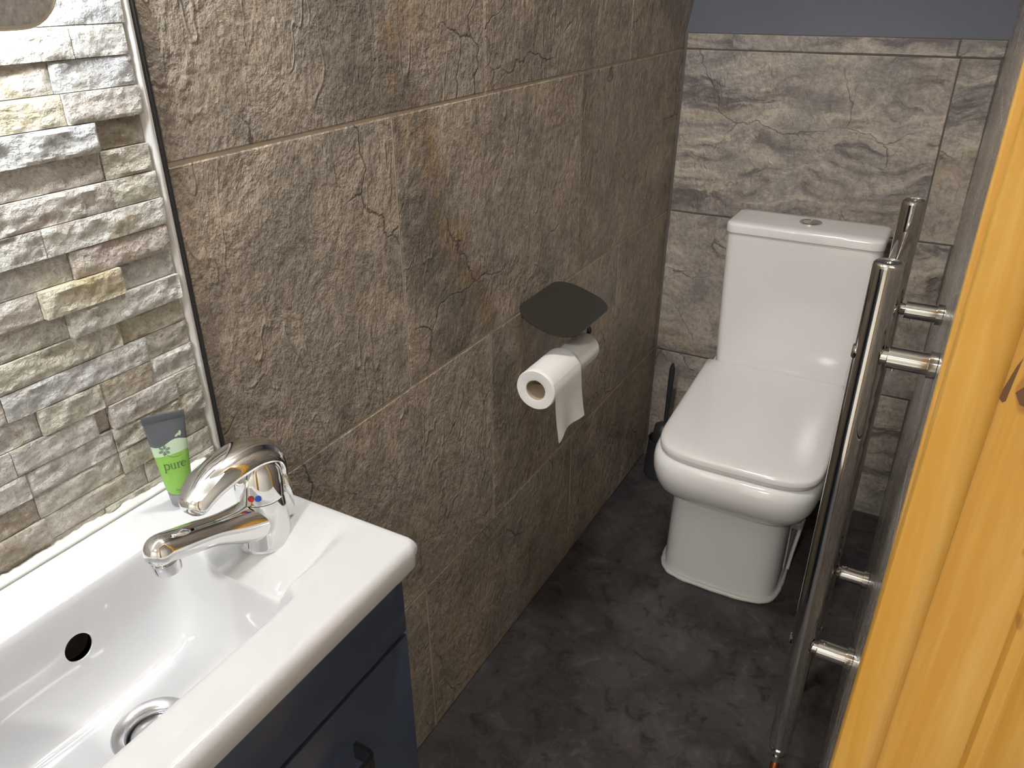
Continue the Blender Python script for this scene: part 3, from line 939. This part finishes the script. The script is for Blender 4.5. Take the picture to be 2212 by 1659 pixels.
bpy.context.view_layer.update()
me = bpy.data.meshes.new_from_object(tmp.evaluated_get(bpy.context.evaluated_depsgraph_get()))
bpy.data.objects.remove(tmp)
bm = bmesh.new(); bm.from_mesh(me)
for v in bm.verts: v.co = on_tube(v.co.x + .002, v.co.y + .0205)
tobj('small_print', bm, M['print_dark'], tbody, False)

# ---------------------------------------------------------------- toilet roll holder and rolls
RX, RZ = .090, .6605
hold = empty('roll_holder', (0, .47, .75), 0, 'dark metal toilet roll holder with a flat cover on the brown tiles', 'roll holder')
obj('back_plate', box_bm(.0008, .008, .45, .565, .740, .766, .002), M['gunmetal'], hold, True, 40)
bm = bmesh.new()          # cover: straight front and back edges, bowed ends, tipped down to the room
outl = [(sx, .507 + sy) for sx, sy in rrect(.056, 0, .060, .108, .050, 10)]
def plate_z(s): return .7725 - .42 * s + .9 * s * s if s > 0 else .7725
rings = [[(max(.004, s + .008), y, plate_z(s) + dz) for s, y in outl] for dz in (-.0016, 0)]
loft(bm, rings)
obj('cover', bm, M['gunmetal'], hold, True, 40)
arm = spline([(.006, .560, .750), (.040, .566, .735), (.075, .568, .712), (RX, .567, .692), (RX, .562, .684), (RX, .552, .6835), (RX, .50, .6835), (RX, .36, .6835), (RX, .338, .6835)], 6)
obj('arm', tube_bm(arm, .0045, 14), M['gunmetal'], hold, True)

def roll(y0, y1, R, core, label, sheet=False):
    t = empty('toilet_roll', (RX, (y0 + y1) / 2, RZ), 0, label, 'toilet roll')
    bm = bmesh.new()
    seg = 56
    rings = []
    prof = [(core, y0), (core + .002, y0 - .0006), (R - .0015, y0 - .0008), (R, y0 + .0012)] + [(R, y0 + (y1 - y0) * i / 12) for i in range(1, 12)] + [(R, y1 - .0012), (R - .0015, y1), (core, y1)]
    for r, y in prof:
        ring = []
        for k in range(seg):
            a = 2 * PI * k / seg
            rr = r * (1 + .010 * noise.noise(Vector((math.cos(a) * 2, math.sin(a) * 2, y * 9))) + (.010 * noise.noise(Vector((a * 2, y * 60, R * 50))) if r > core + .004 else 0))
            if r >= R - .002: rr *= 1 - .015 * (math.sin(a) < -.2) 
            ring.append((RX + rr * math.cos(a), y, RZ + rr * math.sin(a)))
        rings.append(ring)
    loft(bm, rings + [rings[0]], False, False)
    obj('paper', bm, M['paper'], t, True, 40)
    obj('core', lathe_bm([(core + .0002, y0 + .001), (core + .0002, y1 - .001), (core - .0012, y1 - .001), (core - .0012, y0 + .001), (core + .0002, y0 + .001)], (RX, 0, RZ), (0, 1, 0), 40, False, False), M['card'], t, True, 40)
    if sheet:
        bm = bmesh.new()
        g = []
        for i in range(15):
            s = i / 14
            z = RZ + .018 - .106 * s
            row = []
            for j in range(9):
                y = y0 + .001 + (y1 - y0 - .002) * j / 8
                x = RX + R * (math.cos(math.asin(max(-1, min(1, (z - RZ) / R)))) if z > RZ else 1) + .0006
                x += .0035 * s * s * math.sin(j * .9 + 1) + .006 * s * s
                row.append((x, y + .002 * s * s, z - .006 * s * (j / 8 - .3) - (.012 * s if j < 2 else 0) * (1 - j / 2)))
            g.append(row)
        for off in (0, -.0008):
            vs = [[bm.verts.new((p[0] + off, p[1], p[2])) for p in row] for row in g]
            for i in range(14):
                for j in range(8): bm.faces.new((vs[i][j], vs[i][j + 1], vs[i + 1][j + 1], vs[i + 1][j]))
        o = obj('hanging_sheet', bm, M['paper'], t, True)
    return t
roll(.338, .448, .0385, .0195, 'front toilet roll with a sheet hanging down', True)
roll(.4500, .551, .0305, .0195, 'thinner toilet roll behind the front one under the cover')

# ---------------------------------------------------------------- toilet
TCX = .374
wc = empty('toilet', (TCX, 1.0, 0), 0, 'white close-coupled toilet with closed lid against the end wall', 'toilet')
def plan(hw, yf, yb, r, bulge, taper=0.0, n=8, cx=TCX):
    """D-shaped plan outline: straight back and sides, super-elliptic front; r is the depth of the rounded front"""
    dp, e = r * 1.9, 2 / 4.3
    yc = yf + dp
    pts = [(cx - hw, yb + (yc - yb) * i / n) for i in range(n)]
    m = 4 * n
    for i in range(m + 1):
        a = PI + PI * i / m
        c, sn = math.cos(a), math.sin(a)
        pts.append((cx + hw * math.copysign(abs(c) ** e, c), yc - dp * abs(sn) ** e))
    pts += [(cx + hw, yc + (yb - yc) * i / n) for i in range(1, n + 1)]
    return [(x + .045 * (1.0 - y) * YAW[0], y) for x, y in pts]
YAW = [1.0]
def plan_loft(levels):
    return loft(bmesh.new(), [[(x, y, z) for x, y in plan(*a)] for z, a in levels])
YB = 1.232
YAW[0] = .6
pan = plan_loft([(.0, (.141, .742, YB, .072, .010, 0, 8, TCX - .018)), (.06, (.140, .742, YB, .072, .010, 0, 8, TCX - .017)), (.16, (.139, .742, YB, .072, .010, 0, 8, TCX - .015)), (.225, (.139, .738, YB, .073, .012, 0, 8, TCX - .012)), (.246, (.141, .733, YB, .074, .013, 0, 8, TCX - .010)),
                 (.252, (.145, .712, YB, .077, .014, 0, 8, TCX - .009)), (.262, (.147, .705, YB, .078, .014, 0, 8, TCX - .008)), (.268, (.152, .690, YB, .081, .015, 0, 8, TCX - .006)), (.285, (.160, .663, YB, .085, .017, 0, 8, TCX - .004)),
                 (.305, (.168, .640, YB, .090, .019, 0, 8, TCX - .002)), (.330, (.175, .624, YB, .093, .020)), (.355, (.179, .616, YB, .094, .020)), (.375, (.180, .616, YB, .094, .020)), (.390, (.178, .619, YB, .093, .020)), (.398, (.172, .628, YB, .090, .020))])
obj('pan', pan, M['ceramic'], wc, True, 60)
YAW[0] = 1.0
seat = plan_loft([(.3985, (.168, .634, 1.105, .082, .018)), (.400, (.171, .630, 1.106, .084, .019)), (.408, (.172, .628, 1.106, .085, .019)), (.4095, (.170, .631, 1.105, .083, .019))])
obj('seat', seat, M['seat'], wc, True, 60)
lid = plan_loft([(.4105, (.172, .628, 1.108, .083, .019)), (.4115, (.1745, .625, 1.110, .085, .019)), (.421, (.1745, .625, 1.110, .085, .019)), (.4245, (.1725, .6275, 1.109, .084, .019)), (.4275, (.167, .634, 1.107, .081, .019)), (.4300, (.158, .644, 1.100, .074, .018)), (.4310, (.140, .672, 1.085, .06, .014)), (.4314, (.09, .76, 1.05, .04, .006))])
obj('lid', lid, M['seat'], wc, True, 60)
for s in (-1, 1):
    obj('hinge', lathe_bm([(.012, .398), (.012, .4265), (.010, .4285), (.001, .4285)], (TCX + s * .085, 1.122, 0), seg=24), M['chrome'], wc, True, 40)
CYF, CYB = 1.098, 1.238
def cist_ring(z, hw, yf, yb, r):
    return [(x, y, z) for x, y in rrect(TCX + .006, (yf + yb) / 2, hw, (yb - yf) / 2, r)]
cist = loft(bmesh.new(), [cist_ring(.392, .163, CYF + .012, CYB, .018), cist_ring(.40, .166, CYF + .008, CYB, .02), cist_ring(.50, .169, CYF + .006, CYB, .02), cist_ring(.768, .1745, CYF + .001, CYB, .022)])
obj('cistern', cist, M['ceramic'], wc, True, 50)
cl = loft(bmesh.new(), [cist_ring(.7688, .174, CYF, CYB, .022), cist_ring(.770, .177, CYF - .004, CYB + .002, .024), cist_ring(.786, .1775, CYF - .005, CYB + .002, .024), cist_ring(.7915, .1755, CYF - .003, CYB + .001, .022), cist_ring(.7940, .170, CYF + .003, CYB - .004, .018), cist_ring(.7948, .150, CYF + .022, CYB - .02, .012)])
lid_o = obj('cistern_lid', cl, M['ceramic'], wc, True, 50)
btn = obj('flush_button', lathe_bm([(.0255, .7945), (.0255, .7972), (.0240, .7985), (.0210, .7982), (.0205, .7972), (.0005, .7972)], (TCX + .010, 1.172, 0), seg=40), M['chrome'], wc, True, 40)
obj('button_half', loft(bmesh.new(), [[(TCX + .010 + .0185 * math.cos(a) + (.0008), 1.172 + .0185 * math.sin(a), z) for a in [-PI / 2 + PI * k / 16 for k in range(17)]] for z in (.797, .7985)]), M['steel'], btn, True, 40)
bm = bmesh.new()          # silicone bead round the foot
YAW[0] = .6
pl0 = plan(.143, .740, YB - .02, .073, .010, 0, 12, TCX - .018)
tube(bm, [(x + .002 * noise.noise(Vector((x * 60, y * 60, 0))), y + .002 * noise.noise(Vector((x * 60, y * 60, 4))), .0045) for x, y in pl0], [.0062 + .0022 * noise.noise(Vector((x * 50, y * 50, 9))) for x, y in pl0], 10)
obj('sealant', bm, M['sealant'], wc, True)
obj('fixing_bolt', lathe_bm([(.010, -.006), (.010, .012), (.008, .015), (.001, .015)], (TCX + .122, .975, .085), (1, 0, .1), 20), M['seat'], wc, True, 40)
obj('fixing_bracket', tube_bm(spline([(TCX + .139, .985, .105), (TCX + .136, .970, .075), (TCX + .132, .93, .035), (TCX + .131, .895, .008)], 6), [.005] * 19, 10), M['sealant'], wc, True)

# ---------------------------------------------------------------- toilet brush
bx, by_ = .080, 1.168
tbz = empty('brush_holder', (bx, by_, 0), 0, 'dark grey brush holder on the floor left of the toilet', 'brush holder')
obj('cup', lathe_bm([(.046, .001), (.050, .004), (.047, .05), (.043, .10), (.045, .118), (.0425, .118), (.040, .10), (.044, .05), (.046, .008), (.001, .008)], (bx, by_, 0), seg=40), M['grey_plastic'], tbz, True, 50)
br = empty('toilet_brush', (bx, by_, .01), 0, 'dark grey toilet brush standing in its holder', 'toilet brush')
obj('handle', loft(bmesh.new(), [[(bx - .004 + .0 * 1 + (z - .1) * .03 + w * math.cos(a), by_ + .012 + d * math.sin(a), z) for a in [2 * PI * k / 16 for k in range(16)]] for z, w, d in ((.10, .005, .005), (.17, .006, .005), (.26, .0075, .005), (.325, .0085, .005), (.342, .0075, .0045), (.356, .003, .003))]), M['grey_plastic'], br, True, 50)
obj('brush_head', lathe_bm([(.006, .020), (.030, .024), (.036, .05), (.036, .09), (.030, .125), (.026, .155), (.010, .166)], (bx - .004, by_ + .006, 0), seg=32), M['grey_plastic'], br, True, 60)
bm = bmesh.new()
rb = random.Random(3)
for k in range(420):
    a = rb.uniform(0, 2 * PI); z = rb.uniform(.03, .158)
    r0 = .022; r1 = .030 + rb.uniform(0, .010)
    c, s = math.cos(a), math.sin(a)
    p, q = Vector((bx - .004 + r0 * c, by_ + .006 + r0 * s, z)), Vector((bx - .004 + r1 * c, by_ + .006 + r1 * s, z + rb.uniform(-.006, .01)))
    u = Vector((-s, c, 0)) * .0007
    f = [bm.verts.new(v) for v in (p + u, p - u, q)]
    bm.faces.new(f)
o = obj('bristles', bm, M['bristle'], br); o['kind'] = 'stuff'

# ---------------------------------------------------------------- towel radiator
def rad_p(y, z): return Vector((.6091 + .0055 * z, y + .0012 * z, z))
Y1, Y2, ZT, ZB, RR = .2120, .5364, 1.0125, .2000, .0170
rad = empty('towel_radiator', (.61, .37, .2), 0, 'chrome ladder towel radiator on the right-hand wall', 'radiator')
for y in (Y1, Y2):
    up = obj('upright', tube_bm([rad_p(y, ZB), rad_p(y, ZB + .004), rad_p(y, .5), rad_p(y, .8), rad_p(y, ZT - .008), rad_p(y, ZT)], [RR * .9, RR, RR, RR, RR, RR], 40), M['chrome_rad'], rad, True, 40)
    obj('end_cap', lathe_bm([(RR, 0), (RR * .97, .003), (RR * .86, .005), (RR * .80, .0055), (RR * .75, .0042), (RR * .3, .0042), (RR * .26, .003), (RR * .02, .003)], rad_p(y, ZT), seg=40), M['chrome_rad'], up, True, 30)
zr = [.962, .912, .862, .752, .702, .652, .602, .492, .442, .392, .342, .262]
for z in zr:
    obj('rung', tube_bm([rad_p(Y1 + .012, z), rad_p((Y1 + Y2) / 2, z), rad_p(Y2 - .012, z)], .0112, 28), M['chrome_rad'], rad, True)
for y, z in ((Y1, .901), (Y2, .8485), (Y1, .4205), (Y2, .320)):
    p = rad_p(y, z)
    xw = right_x(z) - .0005
    b = obj('bracket', lathe_bm([(.0095, RR - .003), (.0095, RR + .004), (.0135, RR + .005), (.0135, xw - p.x - .009)], p, (1, 0, 0), 32), M['chrome_rad'], rad, True, 40)
    obj('wall_flange', lathe_bm([(.0138, xw - p.x - .0095), (.0165, xw - p.x - .009), (.0165, xw - p.x), (.001, xw - p.x)], p, (1, 0, 0), 32), M['chrome_rad'], b, True, 40)
    obj('grub_screw', lathe_bm([(.0025, 0), (.0025, .0035), (.0005, .004)], p + Vector((RR + .013, 0, -.013 if z > .6 else .012)), (0, 0, -1 if z > .6 else 1), 12), M['chrome_rad'], b, True, 40)
    obj('clamp_head', lathe_bm([(.0115, RR - .008), (.0115, RR - .002), (.0085, RR + .0016), (.001, RR + .002)], p, (-1, 0, 0), 24), M['chrome_rad'], b, True, 40)
for y in (Y1, Y2):
    p = rad_p(y, ZB)
    v = obj('valve', lathe_bm([(.0125, 0), (.0125, -.006), (.0145, -.008), (.0145, -.013), (.0115, -.016), (.0115, -.022), (.0138, -.0225), (.0138, -.034), (.0118, -.037), (.001, -.037)], p, (0, 0, 1), 6 if False else 24), M['chrome_rad'], rad, True, 30)
    obj('copper_pipe', tube_bm([p + Vector((0, 0, -.034)), Vector((p.x, p.y, .0))], .0076, 20), M['copper'], rad, True)
